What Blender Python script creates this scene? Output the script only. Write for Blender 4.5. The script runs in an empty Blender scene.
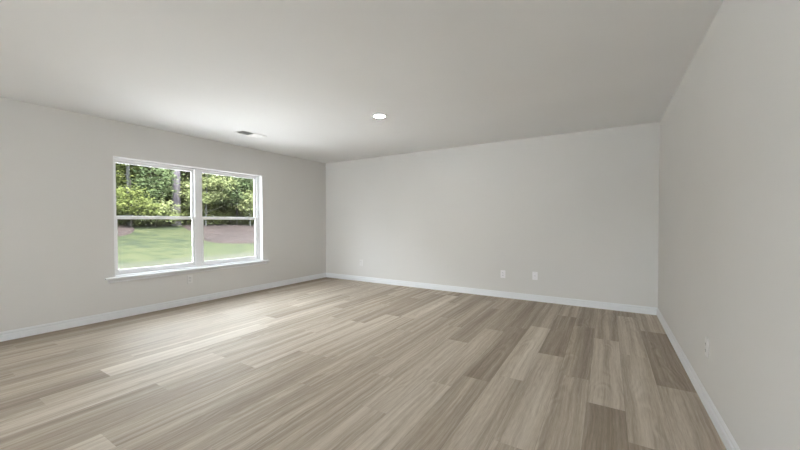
import bpy, bmesh, math, random
from mathutils import Vector, Matrix, noise

sc = bpy.context.scene
COL = sc.collection
R = math.radians

# ------------------------------------------------------------------ camera
XL, XR, YB, YF, H = 5.789, 0.618, 6.0025, -7.2, 2.74     # room: left, right, back, rear wall, ceiling
WT = 0.17                                                 # wall thickness
FPX, YAW, ROLL, PITCH, HC = 337.68, 0.5511, -0.0015, -0.0158, 1.3393
_r = Vector((math.cos(YAW), math.sin(YAW), 0)); _f = Vector((-math.sin(YAW), math.cos(YAW), 0)); _u = Vector((0, 0, 1))
_R = _r * math.cos(ROLL) + _u * math.sin(ROLL); _U1 = -_r * math.sin(ROLL) + _u * math.cos(ROLL)
_F = _f * math.cos(PITCH) + _U1 * math.sin(PITCH); _U = -_f * math.sin(PITCH) + _U1 * math.cos(PITCH)
cam = bpy.data.cameras.new('camera'); cam.sensor_width = 36.0; cam.lens = 36.0 * FPX / 800
cam.shift_y = (226.85 - 225) / 800; cam.clip_start = 0.02; cam.clip_end = 400
camo = bpy.data.objects.new('camera', cam); COL.objects.link(camo)
m = Matrix((_R, _U, -_F)).transposed().to_4x4(); m.translation = (0, 0, HC); camo.matrix_world = m
sc.camera = camo

# ------------------------------------------------------------------ sky, sun, large lights, exposure
SKY = 23.5
w = bpy.data.worlds.new('sky'); sc.world = w; w.use_nodes = True
nt = w.node_tree; nt.nodes.clear()
wo = nt.nodes.new('ShaderNodeOutputWorld'); bg = nt.nodes.new('ShaderNodeBackground')
tc = nt.nodes.new('ShaderNodeTexCoord'); sp = nt.nodes.new('ShaderNodeSeparateXYZ'); cr = nt.nodes.new('ShaderNodeValToRGB')
nt.links.new(tc.outputs['Generated'], sp.inputs[0]); nt.links.new(sp.outputs['Z'], cr.inputs[0])
cr.color_ramp.elements[0].position = 0.0; cr.color_ramp.elements[0].color = (0.93, 0.97, 1.0, 1)
cr.color_ramp.elements[1].position = 0.7; cr.color_ramp.elements[1].color = (0.85, 0.93, 1.0, 1)
nt.links.new(cr.outputs[0], bg.inputs[0])
LOBE = Vector((-0.58, -0.72, 0.46)).normalized()          # bright sky lobe added to throw a soft patch on the back wall
vm = nt.nodes.new('ShaderNodeVectorMath'); vm.operation = 'DOT_PRODUCT'; nt.links.new(tc.outputs['Generated'], vm.inputs[0]); vm.inputs[1].default_value = LOBE
mr = nt.nodes.new('ShaderNodeMapRange'); mr.interpolation_type = 'SMOOTHSTEP'; nt.links.new(vm.outputs['Value'], mr.inputs[0])
for i, q in enumerate((math.cos(R(26)), math.cos(R(10)), SKY, SKY + 40.0)): mr.inputs[i + 1].default_value = q
nt.links.new(mr.outputs[0], bg.inputs[1])
nt.links.new(bg.outputs[0], wo.inputs[0])

sun = bpy.data.lights.new('sun', 'SUN'); sun.energy = 52.0; sun.angle = R(10.0); sun.color = (1.0, 0.98, 0.95)
suno = bpy.data.objects.new('sun', sun); COL.objects.link(suno)
sun_dir = Vector((-0.38, 0.18, -0.91)).normalized()       # over the roof, onto the lawn and the wood's edge
suno.rotation_euler = sun_dir.to_track_quat('-Z', 'Y').to_euler()

def area(name, loc, direction, sx, sy, power, color=(1, 1, 1)):
    l = bpy.data.lights.new(name, 'AREA'); l.shape = 'RECTANGLE'; l.size = sx; l.size_y = sy
    l.energy = power; l.color = color
    o = bpy.data.objects.new(name, l); COL.objects.link(o); o.location = loc
    o.rotation_euler = Vector(direction).to_track_quat('-Z', 'Y').to_euler()
    return o
def portal(name, loc, direction, sx, sy):
    o = area(name, loc, direction, sx, sy, 1); o.data.cycles.is_portal = True; return o

# openings: the twin window in view; unseen door and rear window added behind the photographer for fill
WY0, WY1, WZ0, WZ1 = 1.898, 4.258, 0.578, 2.25
PY0, PY1, PZ1 = -4.2, -2.5, 2.1
BX0, BX1, BZ0, BZ1 = -4.2, -1.8, 0.3, 2.3
portal('window_portal', (-XL - WT - .03, (WY0 + WY1) / 2, (WZ0 + WZ1) / 2), (1, 0, 0), WZ1 - WZ0, WY1 - WY0)
area('left_fill_light', (-XL - WT - .25, (PY0 + PY1) / 2, 1.15), (1, 0, -0.1), PZ1, PY1 - PY0, 235, (0.91, 0.96, 1.0))  # added fill lamp outside the unseen door opening
area('rear_fill_light', ((BX0 + BX1) / 2, YF - WT - .25, 1.4), (0, 1, -0.05), BX1 - BX0, BZ1 - BZ0, 70, (0.91, 0.96, 1.0))  # second added fill lamp, beyond the rear wall opening

sc.view_settings.view_transform = 'Standard'
sc.view_settings.look = 'None'
sc.view_settings.exposure = 0.22
sc.view_settings.gamma = 1.0
sc.view_settings.use_curve_mapping = False
cy = sc.cycles
cy.use_denoising = True
cy.max_bounces = 14; cy.diffuse_bounces = 10; cy.glossy_bounces = 6; cy.transparent_max_bounces = 16; cy.transmission_bounces = 8
cy.caustics_reflective = False; cy.caustics_refractive = False
cy.sample_clamp_indirect = 8.0

# ------------------------------------------------------------------ helpers
def srgb(r, g, b):
    f = lambda c: (c / 12.92 if c <= .04045 else ((c + .055) / 1.055) ** 2.4)
    return (f(r / 255), f(g / 255), f(b / 255), 1)

class NT:
    def __init__(s, name):
        s.m = bpy.data.materials.new(name); s.m.use_nodes = True; s.t = s.m.node_tree; s.t.nodes.clear()
        s.out = s.n('ShaderNodeOutputMaterial')
    def n(s, typ, **kw):
        x = s.t.nodes.new(typ)
        for k, v in kw.items(): setattr(x, k, v)
        return x
    def l(s, a, b): s.t.links.new(a, b)
    def val(s, sock, v):
        if hasattr(v, 'is_output') or isinstance(v, bpy.types.NodeSocket): s.l(v, sock)
        else: sock.default_value = v
    def math(s, op, a, b=None, c=None, clamp=False):
        x = s.n('ShaderNodeMath', operation=op, use_clamp=clamp); s.val(x.inputs[0], a)
        if b is not None: s.val(x.inputs[1], b)
        if c is not None: s.val(x.inputs[2], c)
        return x.outputs[0]
    def mix(s, fac, a, b, typ='MIX'):
        x = s.n('ShaderNodeMix', data_type='RGBA', blend_type=typ)
        s.val(x.inputs[0], fac); s.val(x.inputs[6], a); s.val(x.inputs[7], b); return x.outputs[2]
    def noise(s, vec, scale, detail=2.0, rough=.5):
        x = s.n('ShaderNodeTexNoise'); x.inputs['Scale'].default_value = scale
        x.inputs['Detail'].default_value = detail; x.inputs['Roughness'].default_value = rough
        if vec is not None: s.l(vec, x.inputs['Vector'])
        return x.outputs['Fac']
    def remap(s, v, a, b, c=0.0, d=1.0):
        x = s.n('ShaderNodeMapRange'); s.val(x.inputs[0], v)
        for i, q in enumerate((a, b, c, d)): x.inputs[i + 1].default_value = q
        return x.outputs[0]
    def bsdf(s, color, rough=.5, spec=.5, **kw):
        x = s.n('ShaderNodeBsdfPrincipled'); s.val(x.inputs['Base Color'], color); s.val(x.inputs['Roughness'], rough)
        x.inputs['Specular IOR Level'].default_value = spec
        for k, v in kw.items(): s.val(x.inputs[k], v)
        s.l(x.outputs[0], s.out.inputs[0]); return x
    def bump(s, h, strength, dist):
        x = s.n('ShaderNodeBump'); x.inputs['Strength'].default_value = strength; x.inputs['Distance'].default_value = dist
        s.l(h, x.inputs['Height']); return x.outputs[0]

def paint(name, col, rough=.6, spec=.3, tex=120, amt=.15):
    t = NT(name); g = t.n('ShaderNodeNewGeometry').outputs['Position']
    big = t.noise(g, 0.8, 2)
    c = t.mix(t.remap(big, .3, .7), tuple(x * .985 for x in col[:3]) + (1,), tuple(min(1, x * 1.015) for x in col[:3]) + (1,))
    b = t.bsdf(c, rough, spec); t.l(t.bump(t.noise(g, tex, 2), amt, .002), b.inputs['Normal']); return t.m

M = {}
M['wall'] = paint('wall_paint_warm_grey', (0.695, 0.688, 0.677, 1), .7, .25)
M['ceiling'] = paint('ceiling_paint_matte', (0.830, 0.836, 0.846, 1), .9, .1, 90, .25)
M['trim'] = paint('white_trim_gloss_paint', (0.80, 0.82, 0.85, 1), .35, .5, 60, .03)
M['vinyl'] = paint('white_window_vinyl', (0.87, 0.875, 0.89, 1), .35, .5, 60, .02)
M['plate'] = paint('white_outlet_plastic', (0.87, 0.86, 0.89, 1), .35, .5, 60, .01)
M['plate_matched'] = paint('warm_grey_outlet_plastic', (0.75, 0.745, 0.745, 1), .4, .5, 60, .01)
M['slot'] = paint('dark_socket_slot', (0.05, 0.05, 0.05, 1), .6, .3, 60, .01)
M['register'] = paint('white_enamelled_metal', (0.74, 0.74, 0.73, 1), .4, .5, 60, .01)
M['duct'] = paint('dark_duct_interior', (0.06, 0.06, 0.06, 1), .8, .2, 60, .01)
M['metal'] = paint('brushed_screw_metal', (0.55, 0.55, 0.55, 1), .35, .5, 60, .01)

# glass: thin clear pane, mostly seen through, faint mirror at grazing angles
t = NT('clear_window_glass')
tr = t.n('ShaderNodeBsdfTransparent'); tr.inputs[0].default_value = (.98, .985, .98, 1)
gl = t.n('ShaderNodeBsdfGlossy'); gl.inputs['Roughness'].default_value = .01
fr = t.n('ShaderNodeFresnel'); fr.inputs[0].default_value = 1.45
mx = t.n('ShaderNodeMixShader'); t.l(t.math('MULTIPLY', fr.outputs[0], .8), mx.inputs[0]); t.l(tr.outputs[0], mx.inputs[1]); t.l(gl.outputs[0], mx.inputs[2])
t.l(mx.outputs[0], t.out.inputs[0]); M['glass'] = t.m

# lamp lens
t = NT('glowing_lamp_lens'); e = t.n('ShaderNodeEmission'); e.inputs[0].default_value = (1, .96, .88, 1); e.inputs[1].default_value = 240
g = t.n('ShaderNodeNewGeometry').outputs['Position']; t.l(t.mix(t.noise(g, 40), (1, .95, .87, 1), (1, .97, .91, 1)), e.inputs[0])
t.l(e.outputs[0], t.out.inputs[0]); M['lens'] = t.m

# floor planks: each plank carries its own tone and random offsets in the 'plank' attribute
t = NT('vinyl_oak_planks')
at = t.n('ShaderNodeAttribute', attribute_name='plank'); sa = t.n('ShaderNodeSeparateColor'); t.l(at.outputs['Color'], sa.inputs[0])
uv = t.n('ShaderNodeUVMap'); uv.uv_map = 'plank_uv'; su = t.n('ShaderNodeSeparateXYZ'); t.l(uv.outputs[0], su.inputs[0])
U, V = su.outputs[0], su.outputs[1]
tone, r1, r2 = sa.outputs[0], sa.outputs[1], sa.outputs[2]
def vec(xs, ys, zs=None):
    c = t.n('ShaderNodeCombineXYZ'); t.val(c.inputs[0], xs); t.val(c.inputs[1], ys)
    if zs is not None: t.val(c.inputs[2], zs)
    return c.outputs[0]
off1 = t.math('MULTIPLY', r1, 37.0); off2 = t.math('MULTIPLY', r2, 53.0)
Uo = t.math('ADD', U, off1); Vo = t.math('ADD', V, off2)
wob = t.noise(vec(t.math('MULTIPLY', Uo, 3.0), t.math('MULTIPLY', Vo, 1.6)), 1.0, 2)           # meander of the grain
Uw = t.math('ADD', Uo, t.math('MULTIPLY', wob, .045))
band = t.noise(vec(t.math('MULTIPLY', Uw, 15.0), t.math('MULTIPLY', Vo, .30)), 1.0, 2, .5)     # broad lengthwise bands
streak = t.noise(vec(t.math('MULTIPLY', Uw, 62.0), t.math('MULTIPLY', Vo, 1.3)), 1.0, 3, .6)
grain = t.noise(vec(t.math('MULTIPLY', Uw, 330.0), t.math('MULTIPLY', Vo, 9.0)), 1.0, 3, .6)
ringd = t.math('ADD', t.math('MULTIPLY', t.math('POWER', t.math('SUBTRACT', U, t.math('ADD', .06, t.math('MULTIPLY', r1, .11))), 2.0), 210.0),
               t.math('ADD', t.math('MULTIPLY', Vo, 2.4), t.math('MULTIPLY', wob, 6.0)))
ring = t.math('SINE', t.math('MULTIPLY', ringd, 6.0))
ringm = t.math('MULTIPLY', t.math('MULTIPLY', ring, t.remap(t.noise(vec(t.math('MULTIPLY', Uo, 7.0), t.math('MULTIPLY', Vo, .9), 3.3), 1.0, 1), .5, .66)), .5)
v = t.math('ADD', tone, t.math('MULTIPLY', t.math('SUBTRACT', band, .5), 1.0))
v = t.math('ADD', v, t.math('MULTIPLY', t.math('SUBTRACT', streak, .5), .7))
v = t.math('ADD', v, t.math('MULTIPLY', t.math('SUBTRACT', grain, .5), .7))
v = t.math('ADD', v, t.math('MULTIPLY', ringm, .16), clamp=True)
cr = t.n('ShaderNodeValToRGB'); t.l(v, cr.inputs[0]); el = cr.color_ramp.elements
el[0].position = 0.0; el[0].color = (0.248, 0.203, 0.158, 1)
el[1].position = 1.0; el[1].color = (0.699, 0.645, 0.568, 1)
for p, c in ((.25, (0.338, 0.285, 0.229, 1)), (.5, (0.451, 0.393, 0.325, 1)), (.75, (0.587, 0.529, 0.456, 1))):
    q = el.new(p); q.color = c
# fine joint line where boards meet
W_ = .2365
du = t.math('MINIMUM', U, t.math('SUBTRACT', at.outputs['Alpha'], U))
sv = su.outputs[2]
joint = t.remap(du, .0004, .0022, .72, 1.0)
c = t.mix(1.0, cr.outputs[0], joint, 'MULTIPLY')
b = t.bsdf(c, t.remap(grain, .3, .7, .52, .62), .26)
t.l(t.bump(t.math('ADD', streak, grain), .10, .0015), b.inputs['Normal']); M['plank'] = t.m

# ground
def ground_mat(name, cols, scale, lo=.3, hi=.7, rough=.95):
    t = NT(name); g = t.n('ShaderNodeNewGeometry').outputs['Position']
    n1 = t.noise(g, scale, 4, .65); n2 = t.noise(g, scale * .12, 2)
    f = t.math('ADD', t.math('MULTIPLY', n1, .7), t.math('MULTIPLY', n2, .3))
    cr = t.n('ShaderNodeValToRGB'); t.l(t.remap(f, lo, hi), cr.inputs[0])
    el = cr.color_ramp.elements; el[0].color = cols[0]; el[1].color = cols[-1]
    for i, c in enumerate(cols[1:-1]): q = el.new((i + 1) / (len(cols) - 1)); q.color = c
    b = t.bsdf(cr.outputs[0], rough, .1); t.l(t.bump(n1, .6, .05), b.inputs['Normal']); return t, cr, b, g
t, cr, b, g = ground_mat('lawn_grass', [(.0036, .0058, .0017, 1), (.0077, .0100, .0028, 1), (.0111, .0125, .0043, 1)], 1.5, .40, .60)
sx = t.n('ShaderNodeSeparateXYZ'); t.l(g, sx.inputs[0])                      # straw-pale new turf nearer the house
edge = t.math('ADD', sx.outputs[0], t.math('MULTIPLY', t.math('SUBTRACT', t.noise(g, .35, 2), .5), 1.2))
straw = t.mix(t.remap(sx.outputs[1], 6, 11), (.0107, .0115, .0068, 1), (.0129, .0129, .0091, 1))
straw = t.mix(t.remap(t.noise(g, 5, 3), .3, .7, 0, .35), straw, (.0087, .0103, .0054, 1))
t.l(t.mix(t.remap(edge, -16.2, -15.2), cr.outputs[0], straw), b.inputs['Base Color']); M['lawn'] = t.m
M['concrete'] = paint('pale_concrete', (.52, .51, .50, 1), .9, .2, 200, .3)
M['mulch'] = ground_mat('brown_bark_mulch', [(.0040, .0027, .0023, 1), (.0080, .0053, .0049, 1), (.0108, .0076, .0068, 1)], 5, .38, .62)[0].m
M['litter'] = ground_mat('forest_leaf_litter', [(.0047, .0039, .0029, 1), (.0094, .0076, .0052, 1), (.0133, .0121, .0074, 1)], 4)[0].m

def leaf_mat(name, a, bcol):
    t = NT(name); at = t.n('ShaderNodeAttribute', attribute_name='leaf'); s = t.n('ShaderNodeSeparateColor'); t.l(at.outputs['Color'], s.inputs[0])
    c = t.mix(s.outputs[0], a, bcol)
    d = t.n('ShaderNodeBsdfDiffuse'); t.l(c, d.inputs[0]); tl = t.n('ShaderNodeBsdfTranslucent'); t.l(c, tl.inputs[0])
    mx = t.n('ShaderNodeMixShader'); mx.inputs[0].default_value = .5; t.l(d.outputs[0], mx.inputs[1]); t.l(tl.outputs[0], mx.inputs[2])
    t.l(mx.outputs[0], t.out.inputs[0]); return t.m
M['leaf_green'] = leaf_mat('leaf_mid_green', (.0397, .0530, .0163, 1), (.0828, .0918, .0325, 1))
M['leaf_dark'] = leaf_mat('leaf_dark_green', (.0348, .0444, .0170, 1), (.0662, .0731, .0284, 1))
M['leaf_blue'] = leaf_mat('leaf_cool_green', (.0379, .0563, .0275, 1), (.0740, .0929, .0446, 1))
M['leaf_lime'] = leaf_mat('leaf_yellow_green', (.0586, .0738, .0283, 1), (.1173, .1269, .0636, 1))
def bark(name, a, bcol):
    t = NT(name); g = t.n('ShaderNodeTexCoord').outputs['Object']; mp = t.n('ShaderNodeMapping'); mp.inputs['Scale'].default_value = (9, 9, 2.5); t.l(g, mp.inputs[0])
    n = t.noise(mp.outputs[0], 1.0, 4, .6); bb = t.bsdf(t.mix(t.remap(n, .35, .65), a, bcol), .9, .1)
    t.l(t.bump(n, .8, .03), bb.inputs['Normal']); return t.m
M['bark_grey'] = bark('grey_pine_bark', (.0205, .0183, .0208, 1), (.0410, .0367, .0416, 1))
M['bark_pale'] = bark('pale_smooth_bark', (.0203, .0211, .0195, 1), (.0328, .0335, .0312, 1))
M['bark_dark'] = bark('dark_forest_bark', (.0062, .0053, .0043, 1), (.0125, .0108, .0090, 1))

def link(name, bm, mat, parent=None, loc=None, smooth=False):
    me = bpy.data.meshes.new(name); bm.normal_update(); bm.to_mesh(me); bm.free()
    for mm in (mat if isinstance(mat, (list, tuple)) else [mat]): me.materials.append(mm)
    if smooth:
        for p in me.polygons: p.use_smooth = True
    o = bpy.data.objects.new(name, me); COL.objects.link(o)
    if parent: o.parent = parent
    if loc: o.location = loc
    return o
def struct(o): o['kind'] = 'structure'; return o
def empty(name, loc=(0, 0, 0), rot=(0, 0, 0)):
    o = bpy.data.objects.new(name, None); o.empty_display_size = .1; COL.objects.link(o); o.location = loc; o.rotation_euler = rot; return o
def tag(o, label, cat, group=None):
    o['label'] = label; o['category'] = cat
    if group: o['group'] = group
    return o
def box(bm, a, b, bevel=0.0):
    vs = [bm.verts.new((x, y, z)) for x in (a[0], b[0]) for y in (a[1], b[1]) for z in (a[2], b[2])]
    fs = [bm.faces.new([vs[i] for i in f]) for f in ((0, 1, 3, 2), (4, 6, 7, 5), (0, 4, 5, 1), (2, 3, 7, 6), (0, 2, 6, 4), (1, 5, 7, 3))]
    if bevel:
        es = list({e for f in fs for e in f.edges})
        bmesh.ops.bevel(bm, geom=es, offset=bevel, segments=2, profile=.6, affect='EDGES')
def boxes(*bs, bevel=0.0):
    bm = bmesh.new()
    for a, b in bs: box(bm, a, b, bevel)
    bmesh.ops.recalc_face_normals(bm, faces=bm.faces[:]); return bm

# ------------------------------------------------------------------ floor
PL, PW = 1.61, .2365
rnd = random.Random(11)
known_ends = {0: 3.43, 1: 2.45, 2: 2.84, 3: 3.24, 4: 3.655, 6: 2.77}
known_tone = {(0, 0): .50, (0, 1): .26, (0, 2): .52, (1, 0): .24, (1, 1): .55, (1, 2): .62, (2, 0): .27, (2, 1): .60, (2, 2): .42,
              (3, 0): .46, (3, 1): .34, (3, 2): .38, (4, 0): .56, (4, 1): .30, (4, 2): .50, (5, 1): .52, (6, 1): .28, (6, 2): .34, (7, 1): .60, (6, 0): .40, (5, 2): .62, (5, 0): .5}
bm = bmesh.new(); uvl = bm.loops.layers.uv.new('plank_uv'); cl = bm.loops.layers.float_color.new('plank')
x0 = .352; k = 0
while True:
    xa = x0 - PW * k; xb = xa + PW
    if k == 0: xb = XR
    xa = max(xa, -XL)
    if xb <= -XL + 1e-4: break
    e = known_ends.get(k, rnd.uniform(0, PL)); j0 = math.floor((YF - e) / PL)
    for j in range(j0, 12):
        ya, yb = e + (j - 0) * PL, e + (j + 1) * PL
        if yb <= YF or ya >= YB: continue
        key = (k, j + 1)                                    # board 0 ends at e, board 1 starts there
        tone = (.45 + (known_tone[key] - .45) * 1.3) if key in known_tone else min(.75, max(.2, rnd.gauss(.46, .10)))
        if k >= 25: tone = (.30, .0)[min(1, k - 25)]  # dark boards by the window wall, their tone deepened for shade below the sill
        a, b_ = rnd.random(), rnd.random()
        y1, y2 = max(ya, YF), min(yb, YB)
        vs = [bm.verts.new(p) for p in ((xa, y1, 0), (xb, y1, 0), (xb, y2, 0), (xa, y2, 0))]
        f = bm.faces.new(vs)
        for lp, (uu, vv) in zip(f.loops, ((0, y1 - ya), (xb - xa, y1 - ya), (xb - xa, y2 - ya), (0, y2 - ya))):
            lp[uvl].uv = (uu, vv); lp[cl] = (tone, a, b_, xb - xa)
    k += 1
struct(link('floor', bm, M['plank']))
# slab under the boards
struct(link('floor_slab', boxes(((-XL - WT, YF - WT, -.45), (XR + WT, YB + WT, -.004))), M['concrete']))

# ------------------------------------------------------------------ ceiling and walls
struct(link('ceiling', boxes(((-XL - WT, YF - WT, H), (XR + WT, YB + WT, H + .2))), M['ceiling']))
zt = H
a_, b_ = -XL - WT, -XL
struct(link('wall_left', boxes(
    ((a_, YF - WT, -.4), (b_, PY0, zt)), ((a_, PY0, PZ1), (b_, PY1, zt)), ((a_, PY0, -.4), (b_, PY1, -.004)), ((a_, PY1, -.4), (b_, WY0, zt)),
    ((a_, WY0, -.4), (b_, WY1, WZ0)), ((a_, WY0, WZ1), (b_, WY1, zt)), ((a_, WY1, -.4), (b_, YB + WT, zt))), M['wall']))
struct(link('wall_back', boxes(((-XL, YB, -.4), (XR, YB + WT, zt))), M['wall']))
struct(link('wall_right', boxes(((XR, YF - WT, -.4), (XR + WT, YB + WT, zt))), M['wall']))
a_, b_ = YF - WT, YF
struct(link('wall_rear', boxes(
    ((-XL, a_, -.4), (BX0, b_, zt)), ((BX1, a_, -.4), (XR, b_, zt)), ((BX0, a_, -.4), (BX1, b_, BZ0)), ((BX0, a_, BZ1), (BX1, b_, zt))), M['wall']))

# baseboards: moulded profile swept along each wall
PROF = [(0, 0), (.015, 0), (.0155, .006), (.0145, .060), (.0135, .066), (.008, .070), (.0065, .076), (.009, .084), (.0085, .092), (.005, .099), (.003, .106), (0, .108)]
def baseboard(name, p, q, nrm, mp, mq):
    """p to q along the wall, nrm into the room; mp / mq = +1 mitre inwards, 0 square"""
    p, q, nrm = Vector(p), Vector(q), Vector(nrm); d = (q - p).normalized()
    bm = bmesh.new(); ra, rb = [], []
    for t_, z in PROF:
        ra.append(bm.verts.new(p + nrm * t_ + d * t_ * mp + Vector((0, 0, z))))
        rb.append(bm.verts.new(q + nrm * t_ - d * t_ * mq + Vector((0, 0, z))))
    n = len(PROF)
    for i in range(n): bm.faces.new((ra[i], ra[(i + 1) % n], rb[(i + 1) % n], rb[i]))
    bm.faces.new(ra[::-1]); bm.faces.new(rb)
    bmesh.ops.recalc_face_normals(bm, faces=bm.faces[:]); return struct(link(name, bm, M['trim']))
baseboard('baseboard_left', (-XL, PY1 + .08, 0), (-XL, YB, 0), (1, 0, 0), 0, 1)
baseboard('baseboard_back', (-XL, YB, 0), (XR, YB, 0), (0, -1, 0), 1, 1)
baseboard('baseboard_right', (XR, YF, 0), (XR, YB, 0), (-1, 0, 0), 1, 1)

# ------------------------------------------------------------------ the twin double-hung window
win = struct(empty('window_1', (-XL, (WY0 + WY1) / 2, WZ0)))
wc = (WY0 + WY1) / 2; hw = (WY1 - WY0) / 2; wh = WZ1 - WZ0
# local frame: x into the room, y along the wall, z up from the sill
def wl(o): o.parent = win; return o
LT = .012
link('jamb_liner', boxes(((-.16, -hw, 0), (.0015, -hw + LT, wh)), ((-.16, hw - LT, 0), (.0015, hw, wh)), ((-.16, -hw + LT, wh - LT), (.0015, hw - LT, wh)), ((-.16, -hw + LT, 0), (0, hw - LT, LT))), M['vinyl'], win)
FY0, FY1, FZ0, FZ1 = -hw + LT, hw - LT, LT, wh - LT
FX0, FX1 = -.162, -.094
JW, JR = .022, .046
link('window_frame', boxes(((FX0, FY0, FZ0), (FX1, FY0 + JW, FZ1)), ((FX0, FY1 - JR, FZ0), (FX1, FY1, FZ1)),
     ((FX0, FY0 + JW, FZ1 - .028), (FX1, FY1 - JR, FZ1)), ((FX0, FY0 + JW, FZ0), (FX1, FY1 - JR, FZ0 + .028)), bevel=.002), M['vinyl'], win)
MC, MW = 3.072 - wc, .100
link('mullion', boxes(((FX0, MC - MW / 2, FZ0 + .02), (FX1 + .008, MC + MW / 2, FZ1 - .02)), bevel=.003), M['vinyl'], win)
ST = .038
def sash(name, y0, y1, z0, z1, xa, xb, bot, top):
    s = link(name, boxes(((xa, y0, z0), (xb, y0 + ST, z1)), ((xa, y1 - ST, z0), (xb, y1, z1)),
             ((xa, y0 + ST, z0), (xb, y1 - ST, z0 + bot)), ((xa, y0 + ST, z1 - top), (xb, y1 - ST, z1)), bevel=.0025), M['vinyl'], win)
    xm = (xa + xb) / 2
    link('glass_pane', boxes(((xm - .0015, y0 + ST - .006, z0 + bot - .006), (xm + .0015, y1 - ST + .006, z1 - top + .006))), M['glass'], s)
    return s
zm = 1.40 - WZ0
for ya, yb in ((FY0 + JW, MC - MW / 2), (MC + MW / 2, FY1 - JR)):
    sash('upper_sash', ya, yb, zm - .012, FZ1 - .022, -.158, -.130, .040, .040)
    lo = sash('lower_sash', ya, yb, FZ0 + .020, zm + .020, -.127, -.097, .052, .040)
    ym = (ya + yb) / 2
    link('sash_lock', boxes(((-.125, ym - .022, zm + .020), (-.101, ym + .022, zm + .027)), ((-.119, ym - .006, zm + .027), (-.107, ym + .018, zm + .035)), bevel=.0015), M['vinyl'], lo)

# stool and apron below the window
def sweep(bm, prof, y0, y1, mit):
    ra = [bm.verts.new((x, y0 + (mit[1] - x) * 1.0 if mit else y0, z)) for x, z in prof]
    rb = [bm.verts.new((x, y1 - (mit[1] - x) * 1.0 if mit else y1, z)) for x, z in prof]
    n = len(prof)
    for i in range(n): bm.faces.new((ra[i], ra[(i + 1) % n], rb[(i + 1) % n], rb[i]))
    bm.faces.new(ra[::-1]); bm.faces.new(rb)
    bmesh.ops.recalc_face_normals(bm, faces=bm.faces[:])
sill = struct(empty('trim_1', (-XL, wc, WZ0)))
bm = bmesh.new()
sweep(bm, [(0, -.020), (.052, -.020), (.058, -.017), (.061, -.010), (.058, -.003), (.052, 0), (0, 0)], -hw - .11, hw + .11, None)
box(bm, (-.093, -hw + LT, LT), (0, hw - LT, LT + .002))
link('window_stool', bm, M['trim'], sill)
bm = bmesh.new()
sweep(bm, [(0, -.075), (.012, -.075), (.016, -.070), (.018, -.058), (.026, -.044), (.040, -.034), (.044, -.026), (.044, -.020), (0, -.020)], -hw - .10, hw + .10, (0, .044))
link('window_apron', bm, M['trim'], sill)

# frames of the unseen door and rear window, added to let in light
d = struct(empty('added_door', (-XL, (PY0 + PY1) / 2, 0))); hd = (PY1 - PY0) / 2
link('door_frame', boxes(((-.15, -hd, 0), (-.02, -hd + .06, PZ1)), ((-.15, hd - .06, 0), (-.02, hd, PZ1)), ((-.15, -hd + .06, PZ1 - .06), (-.02, hd - .06, PZ1)),
     ((-.12, -.05, 0), (-.05, .05, PZ1 - .06)), ((-.15, -hd + .06, 0), (-.02, hd - .06, .04)), bevel=.003), M['vinyl'], d)
link('glass_pane', boxes(((-.09, -hd + .06, .04), (-.086, -.05, PZ1 - .06)), ((-.09, .05, .04), (-.086, hd - .06, PZ1 - .06))), M['glass'], d)
d = struct(empty('added_window', ((BX0 + BX1) / 2, YF, BZ0))); hd = (BX1 - BX0) / 2; bh = BZ1 - BZ0
link('window_frame', boxes(((-hd, -.15, 0), (-hd + .06, -.03, bh)), ((hd - .06, -.15, 0), (hd, -.03, bh)), ((-hd + .06, -.15, bh - .06), (hd - .06, -.03, bh)),
     ((-hd + .06, -.15, 0), (hd - .06, -.03, .06)), ((-.04, -.13, .06), (.04, -.05, bh - .06)), bevel=.003), M['vinyl'], d)
link('glass_pane', boxes(((-hd + .06, -.09, .06), (-.04, -.086, bh - .06)), ((.04, -.09, .06), (hd - .06, -.086, bh - .06))), M['glass'], d)

# ------------------------------------------------------------------ terrain outside
FLAT = -.35
def terr(x, y):
    s = -x; q = max(0, min(1, (s - 13) / 19))
    return FLAT + 1.55 * q * q * (3 - 2 * q) + max(0, s - 32) * .05 + .04 * noise.noise(Vector((x * .25, y * .25, 0)))
def edge_s(y): return 28.3 + 1.0 * noise.noise(Vector((y * .18, 3.1, 0)))
def ground(name, xs, y0, y1, ny, mat, dz=0.0):
    bm = bmesh.new(); g = []
    for i in range(ny + 1):
        y = y0 + (y1 - y0) * i / ny; row = []
        for x in xs(y): row.append(bm.verts.new((x, y, terr(x, y) + dz)))
        g.append(row)
    for i in range(ny):
        for j in range(len(g[0]) - 1): bm.faces.new((g[i][j], g[i][j + 1], g[i + 1][j + 1], g[i + 1][j]))
    bmesh.ops.recalc_face_normals(bm, faces=bm.faces[:])
    for f in bm.faces:
        if f.normal.z < 0: f.normal_flip()
    return struct(link(name, bm, mat, smooth=True))
ground('lawn', lambda y: [-XL - WT - (edge_s(y) - XL - WT) * i / 50 for i in range(51)], -40, 70, 160, M['lawn'])
ground('forest_floor', lambda y: [-edge_s(y) + .3 - 45 * i / 30 for i in range(31)], -40, 70, 110, M['litter'], -.03)

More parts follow.
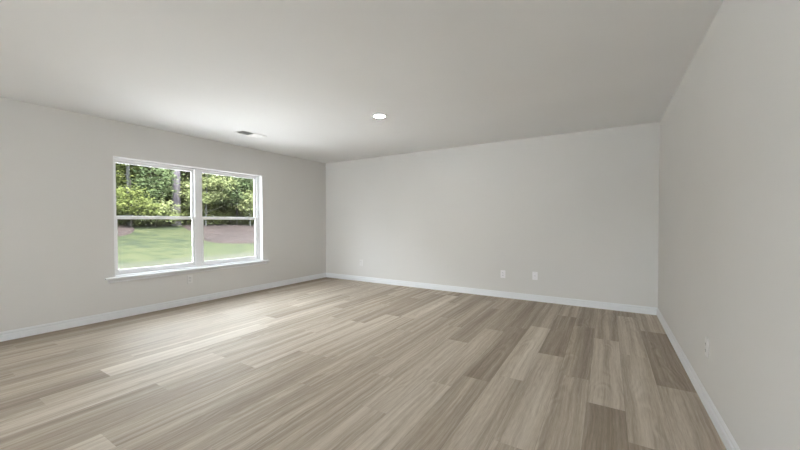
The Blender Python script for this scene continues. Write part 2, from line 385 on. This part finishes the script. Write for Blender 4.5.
def in_poly(x, y, P):
    c = False; n = len(P)
    for i in range(n):
        (x1, y1), (x2, y2) = P[i], P[(i + 1) % n]
        if (y1 > y) != (y2 > y) and x < (x2 - x1) * (y - y1) / (y2 - y1) + x1: c = not c
    return c
def smooth_loop(P, it=3):
    for _ in range(it):
        Q = []
        for i in range(len(P)):
            a, b = P[i], P[(i + 1) % len(P)]
            Q += [(a[0] * .75 + b[0] * .25, a[1] * .75 + b[1] * .25), (a[0] * .25 + b[0] * .75, a[1] * .25 + b[1] * .75)]
        P = Q
    return P
def bed(name, P):
    """mounded mulch bed: concentric rings from the edge to the middle, lying on the terrain"""
    P = smooth_loop(P); cx = sum(p[0] for p in P) / len(P); cyy = sum(p[1] for p in P) / len(P)
    bm = bmesh.new(); rings = []
    for i in range(16):
        q = 1 - i / 16; row = []
        for px, py in P:
            x, y = cx + (px - cx) * q, cyy + (py - cyy) * q
            row.append(bm.verts.new((x, y, terr(x, y) + (-.02 if i == 0 else .07 + .05 * noise.noise(Vector((x * 3, y * 3, 1))) + .03 * noise.noise(Vector((x * 9, y * 9, 5)))))))
        rings.append(row)
    n = len(P)
    for i in range(15):
        for j in range(n): bm.faces.new((rings[i][j], rings[i][(j + 1) % n], rings[i + 1][(j + 1) % n], rings[i + 1][j]))
    c = bm.verts.new((cx, cyy, terr(cx, cyy) + .07))
    for j in range(n): bm.faces.new((rings[-1][j], rings[-1][(j + 1) % n], c))
    for f in bm.faces:
        f.normal_update()
        if f.normal.z < 0: f.normal_flip()
    return struct(link(name, bm, M['mulch']))
bed('mulch_bed', [(-29.2, 13.6), (-24.8, 12.3), (-22.2, 11.55), (-20.3, 10.9), (-19.2, 11.6), (-18.7, 13.6), (-17.8, 17), (-17.5, 22), (-20, 26), (-25.5, 24), (-28, 19), (-28.5, 15.5)])
bed('mulch_bed', [(-23.2, 6.2), (-23.2, 7.9), (-24.2, 8.8), (-26.2, 9.75), (-28.2, 10.3), (-29.3, 9.6), (-29.2, 5.0), (-26.5, 4.2), (-24, 4.6)])

struct(link('bounce_slab', boxes(((-12.4, -0.6, -.6), (-XL - WT, 7.4, -.29))), M['concrete']))  # unseen slab, added to bounce sunlight through the window onto the ceiling

# ------------------------------------------------------------------ trees
def trunk_bm(h, r0, r1, lean, seg=10, rings=14, seed=0, z0=-.25, branches=0, rng=None):
    bm = bmesh.new(); rr = random.Random(seed)
    def tube(pts, rad):
        prev = None
        for i, (p, r) in enumerate(zip(pts, rad)):
            d_ = (pts[min(i + 1, len(pts) - 1)] - pts[max(i - 1, 0)]).normalized(); q = d_.to_track_quat('Z', 'Y').to_matrix()
            ring = [bm.verts.new(p + q @ Vector((math.cos(2 * math.pi * j / seg) * r, math.sin(2 * math.pi * j / seg) * r, 0))) for j in range(seg)]
            if prev:
                for j in range(seg): bm.faces.new((prev[j], prev[(j + 1) % seg], ring[(j + 1) % seg], ring[j]))
            prev = ring
        bm.faces.new(prev)
    pts = []; rad = []
    for i in range(rings + 1):
        q = i / rings; z = z0 + (h - z0) * q
        pts.append(Vector((lean[0] * q * h + .06 * math.sin(3 * q + seed), lean[1] * q * h + .05 * math.sin(4.1 * q + seed * 2), z)))
        rad.append(r0 + (r1 - r0) * q + (r0 * .35 * math.exp(-max(0, z) / .35)))
    tube(pts, rad)
    for k in range(branches):
        i = rr.randint(int(rings * .35), rings - 2); a = rr.uniform(0, 6.28); L = rr.uniform(.16, .3) * h
        d_ = Vector((math.cos(a), math.sin(a), rr.uniform(.3, .8))).normalized()
        bp = [pts[i] + d_ * L * j / 4 + Vector((0, 0, .05 * L * (j / 4) ** 2)) for j in range(5)]
        tube(bp, [rad[i] * .5 * (1 - .8 * j / 4) for j in range(5)])
    return bm
def foliage_bm(blobs, n, size, seed, flat=.45):
    """leaf sprays: small folded leaf-shaped faces clustered on drooping boughs through ellipsoid crowns"""
    rr = random.Random(seed); bm = bmesh.new(); cl = bm.loops.layers.float_color.new('leaf')
    tot = sum(b[3] * b[3] * b[5] for b in blobs)
    for (cx, cy_, cz, rx, ry, rz) in blobs:
        k = int(n * rx * rx * rz / tot); nb = max(6, k // 22)
        for _ in range(nb):
            while True:
                d_ = Vector((rr.gauss(0, 1), rr.gauss(0, 1), rr.gauss(0, 1)))
                if d_.length > .1: break
            d_.normalize(); q = rr.uniform(.35, 1) ** .6
            c = Vector((cx + d_.x * rx * q, cy_ + d_.y * ry * q, cz + d_.z * rz * q)); tn = rr.random()
            cs = size * rr.uniform(1.6, 3.2)
            for _ in range(22):
                p = c + Vector((rr.gauss(0, cs), rr.gauss(0, cs), rr.gauss(0, cs * flat)))
                s = size * rr.uniform(.6, 1.3); a = rr.uniform(0, 6.28)
                nrm = Vector((rr.gauss(0, .55), rr.gauss(0, .55), 1)).normalized()
                ax = Vector((math.cos(a), math.sin(a), rr.uniform(-.5, .1))); ax = (ax - nrm * ax.dot(nrm)).normalized(); sd = nrm.cross(ax)
                vs = [bm.verts.new(p - ax * s), bm.verts.new(p + sd * s * .5 - nrm * s * .1), bm.verts.new(p + ax * s), bm.verts.new(p - sd * s * .5 - nrm * s * .1)]
                f = bm.faces.new(vs); tv = max(0, min(1, tn * .6 + rr.random() * .4))
                for lp in f.loops: lp[cl] = (tv, tv, tv, 1)
    return bm
def tree(name, label, pos, trunk, bark_m, blobs, n, size, leaf_m, seed, group=None, branches=5, cat='tree', rz=0):
    x, y = pos; t_ = tag(empty(name, (x, y, terr(x, y)), (0, 0, rz)), label, cat, group)
    h, r0, r1, lean = trunk
    link('trunk', trunk_bm(h, r0, r1, lean, seed=seed, branches=branches), M[bark_m], t_, smooth=True)
    if blobs: link('foliage', foliage_bm(blobs, n, size, seed + 5), M[leaf_m], t_)
    return t_
def copy_tree(root, pos, rz, s, label, group=None):
    r = root.copy(); COL.objects.link(r); r.location = (pos[0], pos[1], terr(*pos)); r.rotation_euler = (0, 0, rz); r.scale = (s, s, s); r['label'] = label
    if group: r['group'] = group
    elif 'group' in r: del r['group']
    for ch in root.children:
        c = ch.copy(); COL.objects.link(c); c.parent = r
    return r
def at(u, s):
    d_ = _r * (u - 400) / FPX + _f
    return (-s, d_.y * s / -d_.x)

PINE = at(176, 28.9)
tree('pine_tree', 'tall pine with a thick pale grey bare trunk, through the upper left pane', PINE, (15, .32, .21, (.002, .006)), 'bark_grey',
     [(0, 0, 11.5, 2.4, 2.4, 2.2), (.5, .5, 9.5, 1.8, 1.8, 1.0)], 3500, .17, 'leaf_dark', 3, branches=0)
tree('slender_tree', 'slim tree with a pale whitish trunk near the left edge of the window', at(129, 29.0), (10, .13, .07, (.01, 0)), 'bark_pale',
     [(0, 0, 8.5, 2.2, 2.2, 2.2)], 2500, .15, 'leaf_green', 8, branches=0)
tree('yellow_green_tree', 'large airy yellow-green tree on pale stems, seen through the upper right pane beside the mullion', at(206, 27.2), (4.6, .05, .025, (.01, .02)), 'bark_pale',
     [(0, 0, 2.9, 1.5, 1.7, 1.2), (.5, .9, 3.9, 1.3, 1.5, .8), (.2, -.5, 2.1, 1.1, 1.2, .6), (.2, .5, 4.7, .9, 1.0, .5)], 2600, .125, 'leaf_lime', 21, branches=8)
tree('yellow_green_tree', 'smaller yellow-green tree at the right edge of the upper right pane', at(250, 26.9), (3.0, .05, .02, (0, .02)), 'bark_pale',
     [(0, 0, 1.9, .9, 1.1, .9), (.2, .4, 2.7, .7, .8, .5)], 1300, .12, 'leaf_lime', 33, branches=6)
tree('yellow_green_shrub', 'wide low yellow-green shrub left of the pine trunk, above the sash rail', at(155, 27.4), (1.6, .04, .02, (0, .02)), 'bark_dark',
     [(0, -.4, .95, .9, 1.3, .55), (.2, .3, 1.5, .8, .9, .4), (0, .7, .7, .7, .8, .4)], 1500, .12, 'leaf_lime', 41, branches=6, cat='shrub')
tree('layered_tree', 'layered light green tree at the left end of the window above the sash rail', at(131, 27.3), (3.2, .06, .03, (0, .01)), 'bark_dark',
     [(0, 0, 1.5, 1.3, 1.8, .55), (.2, .8, 1.1, 1.0, 1.3, .4), (0, -.4, 2.2, 1.0, 1.2, .5)], 2000, .12, 'leaf_green', 47, branches=6)
tree('broadleaf_tree', 'rounded bushy green tree in the middle of the upper left pane', at(151, 28.8), (4.6, .07, .03, (0, .01)), 'bark_dark',
     [(0, 0, 2.6, 1.2, 1.3, .9), (.3, .3, 3.6, 1.0, 1.1, .7), (0, -.5, 1.6, 1.0, 1.1, .6)], 2000, .13, 'leaf_blue', 52, branches=6)
tree('broadleaf_tree', 'tall green tree filling the top right of the upper right pane', at(236, 28.4), (7.5, .10, .04, (0, .01)), 'bark_dark',
     [(0, 0, 4.4, 1.7, 1.9, 1.4), (.3, .3, 6.2, 1.5, 1.6, 1.1), (0, -.4, 2.6, 1.4, 1.6, .9)], 3400, .14, 'leaf_blue', 57, branches=7)

# the woods: dense trees of a few kinds in staggered rows
protos = []
kinds = [('leaf_green', 61, 'mid green'), ('leaf_dark', 67, 'dark green'), ('leaf_green', 73, 'mid green'), ('leaf_dark', 79, 'dark green')]
G = 'woodland trees behind the lawn'
LAB = 'leafy woodland tree in the dense green woods beyond the lawn'
rr = random.Random(5)
spots = []
for row, (s0, step, y0, y1) in enumerate(((30.3, 2.5, -26, 34), (33.0, 2.6, -30, 38), (36.0, 2.6, -6, 42), (39.5, 2.8, -8, 48), (44, 3.0, 0, 54), (48.5, 3.0, 4, 60))):
    y = y0 + row * .7
    while y < y1:
        px, py = -(s0 + rr.uniform(-.7, .7)), y + rr.uniform(-.6, .6); y += step
        if abs(px * PINE[1] - py * PINE[0]) / math.hypot(*PINE) < 2.5 and px > -35.5: px -= 3.2      # room around the big pine
        spots.append((px, py, row))
for i, (x, y, row) in enumerate(spots):
    kx = i % 4
    if i < 4:
        lm, sd, _ = kinds[kx]; r2 = random.Random(sd)
        bl = [(r2.uniform(-.5, .5), r2.uniform(-.5, .5), z, r2.uniform(1.6, 2.1), r2.uniform(1.6, 2.1), r2.uniform(1.0, 1.4)) for z in (1.6, 3.2, 4.9, 6.6, 8.2, 9.6)]
        protos.append(tree('woodland_tree', LAB, (x, y), (10, .14, .05, (r2.uniform(-.02, .02), r2.uniform(-.02, .02))), 'bark_dark', bl, 11000, .15, lm, sd, G, branches=8))
    else:
        copy_tree(protos[rr.randint(0, 3)], (x, y), rr.uniform(0, 6.28), rr.uniform(.9, 1.2) + (.12 if row > 1 else 0) + (-.08 if y < 2 else 0), LAB, G)

# ragged brush along the wood's edge
s0 = tree('brush', 'low dark green brush at the foot of the woods', (-28.9, 4.0), (.7, .02, .01, (0, 0)), 'bark_dark', [(0, 0, .35, .7, .9, .35), (.1, .4, .5, .5, .5, .3)], 420, .09, 'leaf_dark', 91,
          'brush along the edge of the woods', 6, 'shrub')
y = 5.2
while y < 26:
    copy_tree(s0, (-(edge_s(y) + rr.uniform(.3, .9)), y), rr.uniform(0, 6.28), rr.uniform(.8, 1.5), s0['label'], s0['group']); y += rr.uniform(.9, 1.5)

# ------------------------------------------------------------------ recessed ceiling light
def lathe(prof, seg=40):
    bm = bmesh.new(); rings = []
    for r, z in prof:
        rings.append([bm.verts.new((r * math.cos(2 * math.pi * j / seg), r * math.sin(2 * math.pi * j / seg), z)) for j in range(seg)] if r > 1e-6 else [bm.verts.new((0, 0, z))])
    for a, b in zip(rings, rings[1:]):
        for j in range(seg):
            j2 = (j + 1) % seg
            if len(b) == 1: bm.faces.new((a[j], a[j2], b[0]))
            elif len(a) == 1: bm.faces.new((a[0], b[j2], b[j]))
            else: bm.faces.new((a[j], a[j2], b[j2], b[j]))
    bmesh.ops.recalc_face_normals(bm, faces=bm.faces[:]); return bm
rl = tag(empty('recessed_light', (-2.585, 3.69, H)), 'round white recessed ceiling light, switched on', 'light')
link('trim_ring', lathe([(.104, 0), (.104, -.004), (.098, -.009), (.082, -.012), (.074, -.010), (.071, -.001)]), M['register'], rl, smooth=True)
link('lens', lathe([(.0715, -.003), (.05, -.004), (.02, -.0045), (0, -.0045)]), M['lens'], rl, smooth=True)

# ------------------------------------------------------------------ ceiling air register
cv = tag(empty('ceiling_vent', (-4.87, 3.37, H)), 'white louvred air vent in the ceiling near the window wall', 'vent')
vx, vy = .115, .215
link('vent_frame', boxes(((-vx, -vy, -.006), (vx, -vy + .025, 0)), ((-vx, vy - .025, -.006), (vx, vy, 0)), ((-vx, -vy + .025, -.006), (-vx + .025, vy - .025, 0)), ((vx - .025, -vy + .025, -.006), (vx, vy - .025, 0)), bevel=.0015), M['register'], cv)
link('duct_opening', boxes(((-vx + .02, -vy + .02, -.0015), (vx - .02, vy - .02, -.0005))), M['duct'], cv)
def blades(y0, y1, ang, n):
    bm = bmesh.new()
    for i in range(n):
        y = y0 + (y1 - y0) * (i + .5) / n; dy, dz = math.cos(ang) * .009, math.sin(ang) * .009
        for off in (0,):
            a = [bm.verts.new((xx, y + sgn * dy, -.008 + sgn * dz + th)) for xx in (-vx + .024, vx - .024) for sgn in (-1, 1) for th in (0, .0012)]
            for f in ((0, 1, 3, 2), (4, 6, 7, 5), (0, 4, 5, 1), (2, 3, 7, 6), (0, 2, 6, 4), (1, 5, 7, 3)): bm.faces.new([a[q] for q in f])
    bmesh.ops.recalc_face_normals(bm, faces=bm.faces[:]); return bm
link('louvre_bank', blades(-vy + .028, -.006, R(38), 9), M['register'], cv)
link('louvre_bank', blades(.006, vy - .028, R(-38), 9), M['register'], cv)
link('centre_bar', boxes(((-vx + .024, -.005, -.012), (vx - .024, .005, -.002))), M['register'], cv)

# ------------------------------------------------------------------ wall plates (local: -y faces the room, z up)
def outlet(name, label, loc, rz, pm='plate_matched'):
    o = tag(empty(name, loc, (0, 0, rz)), label, 'outlet'); o.scale = (1.13, 1.0, 1.13)
    link('cover_plate', boxes(((-.037, -.007, -.060), (.037, 0, .060)), bevel=.003), M[pm], o)
    for s in (-1, 1):
        c = s * .0205
        so = link('socket', boxes(((-.017, -.0095, c - .014), (.017, -.0065, c + .014)), bevel=.0025), M[pm], o)
        link('slots', boxes(((-.0085, -.0102, c - .004), (-.0055, -.0093, c + .007)), ((.0055, -.0102, c - .004), (.0085, -.0093, c + .006)), ((-.002, -.0102, c - .011), (.002, -.0093, c - .006))), M['slot'], so)
    bm = lathe([(.0035, 0), (.003, .0012), (0, .0015)], 12); bmesh.ops.rotate(bm, verts=bm.verts[:], matrix=Matrix.Rotation(R(90), 3, 'X'))
    link('screw', bm, M['metal'], o, (0, -.007, 0))
    return o
outlet('electrical_outlet', 'white duplex outlet with dark slots on the back wall, left of the cable plate', (-1.562, YB, .412), 0, 'plate')
outlet('electrical_outlet', 'white outlet low on the back wall near the left corner', (-4.715, YB, .415), 0)
outlet('electrical_outlet', 'white outlet low on the right wall above the baseboard', (XR, 3.215, .432), R(-90))
outlet('electrical_outlet', 'white outlet on the window wall beneath the window sill', (-XL, 2.88, .405), R(90))
o = tag(empty('cable_plate', (-1.031, YB, .425), (0, 0, 0)), 'plain white cable wall plate on the back wall, right of the slotted outlet', 'wall plate')
o.scale = (1.13, 1.0, 1.13)
link('cover_plate', boxes(((-.037, -.007, -.060), (.037, 0, .060)), bevel=.003), M['plate'], o)
def stud(prof, mat, loc):
    bm = lathe(prof, 16); bmesh.ops.rotate(bm, verts=bm.verts[:], matrix=Matrix.Rotation(R(90), 3, 'X')); return link('cable_jack' if mat != 'screw' else 'screw', bm, M['metal'], o, loc, True)
stud([(.007, 0), (.007, .002), (.0048, .002), (.0048, .009), (.002, .009), (0, .007)], 'jack', (0, -.007, 0))
stud([(.0035, 0), (.003, .0012), (0, .0015)], 'screw', (0, -.007, .048)); stud([(.0035, 0), (.003, .0012), (0, .0015)], 'screw', (0, -.007, -.048))
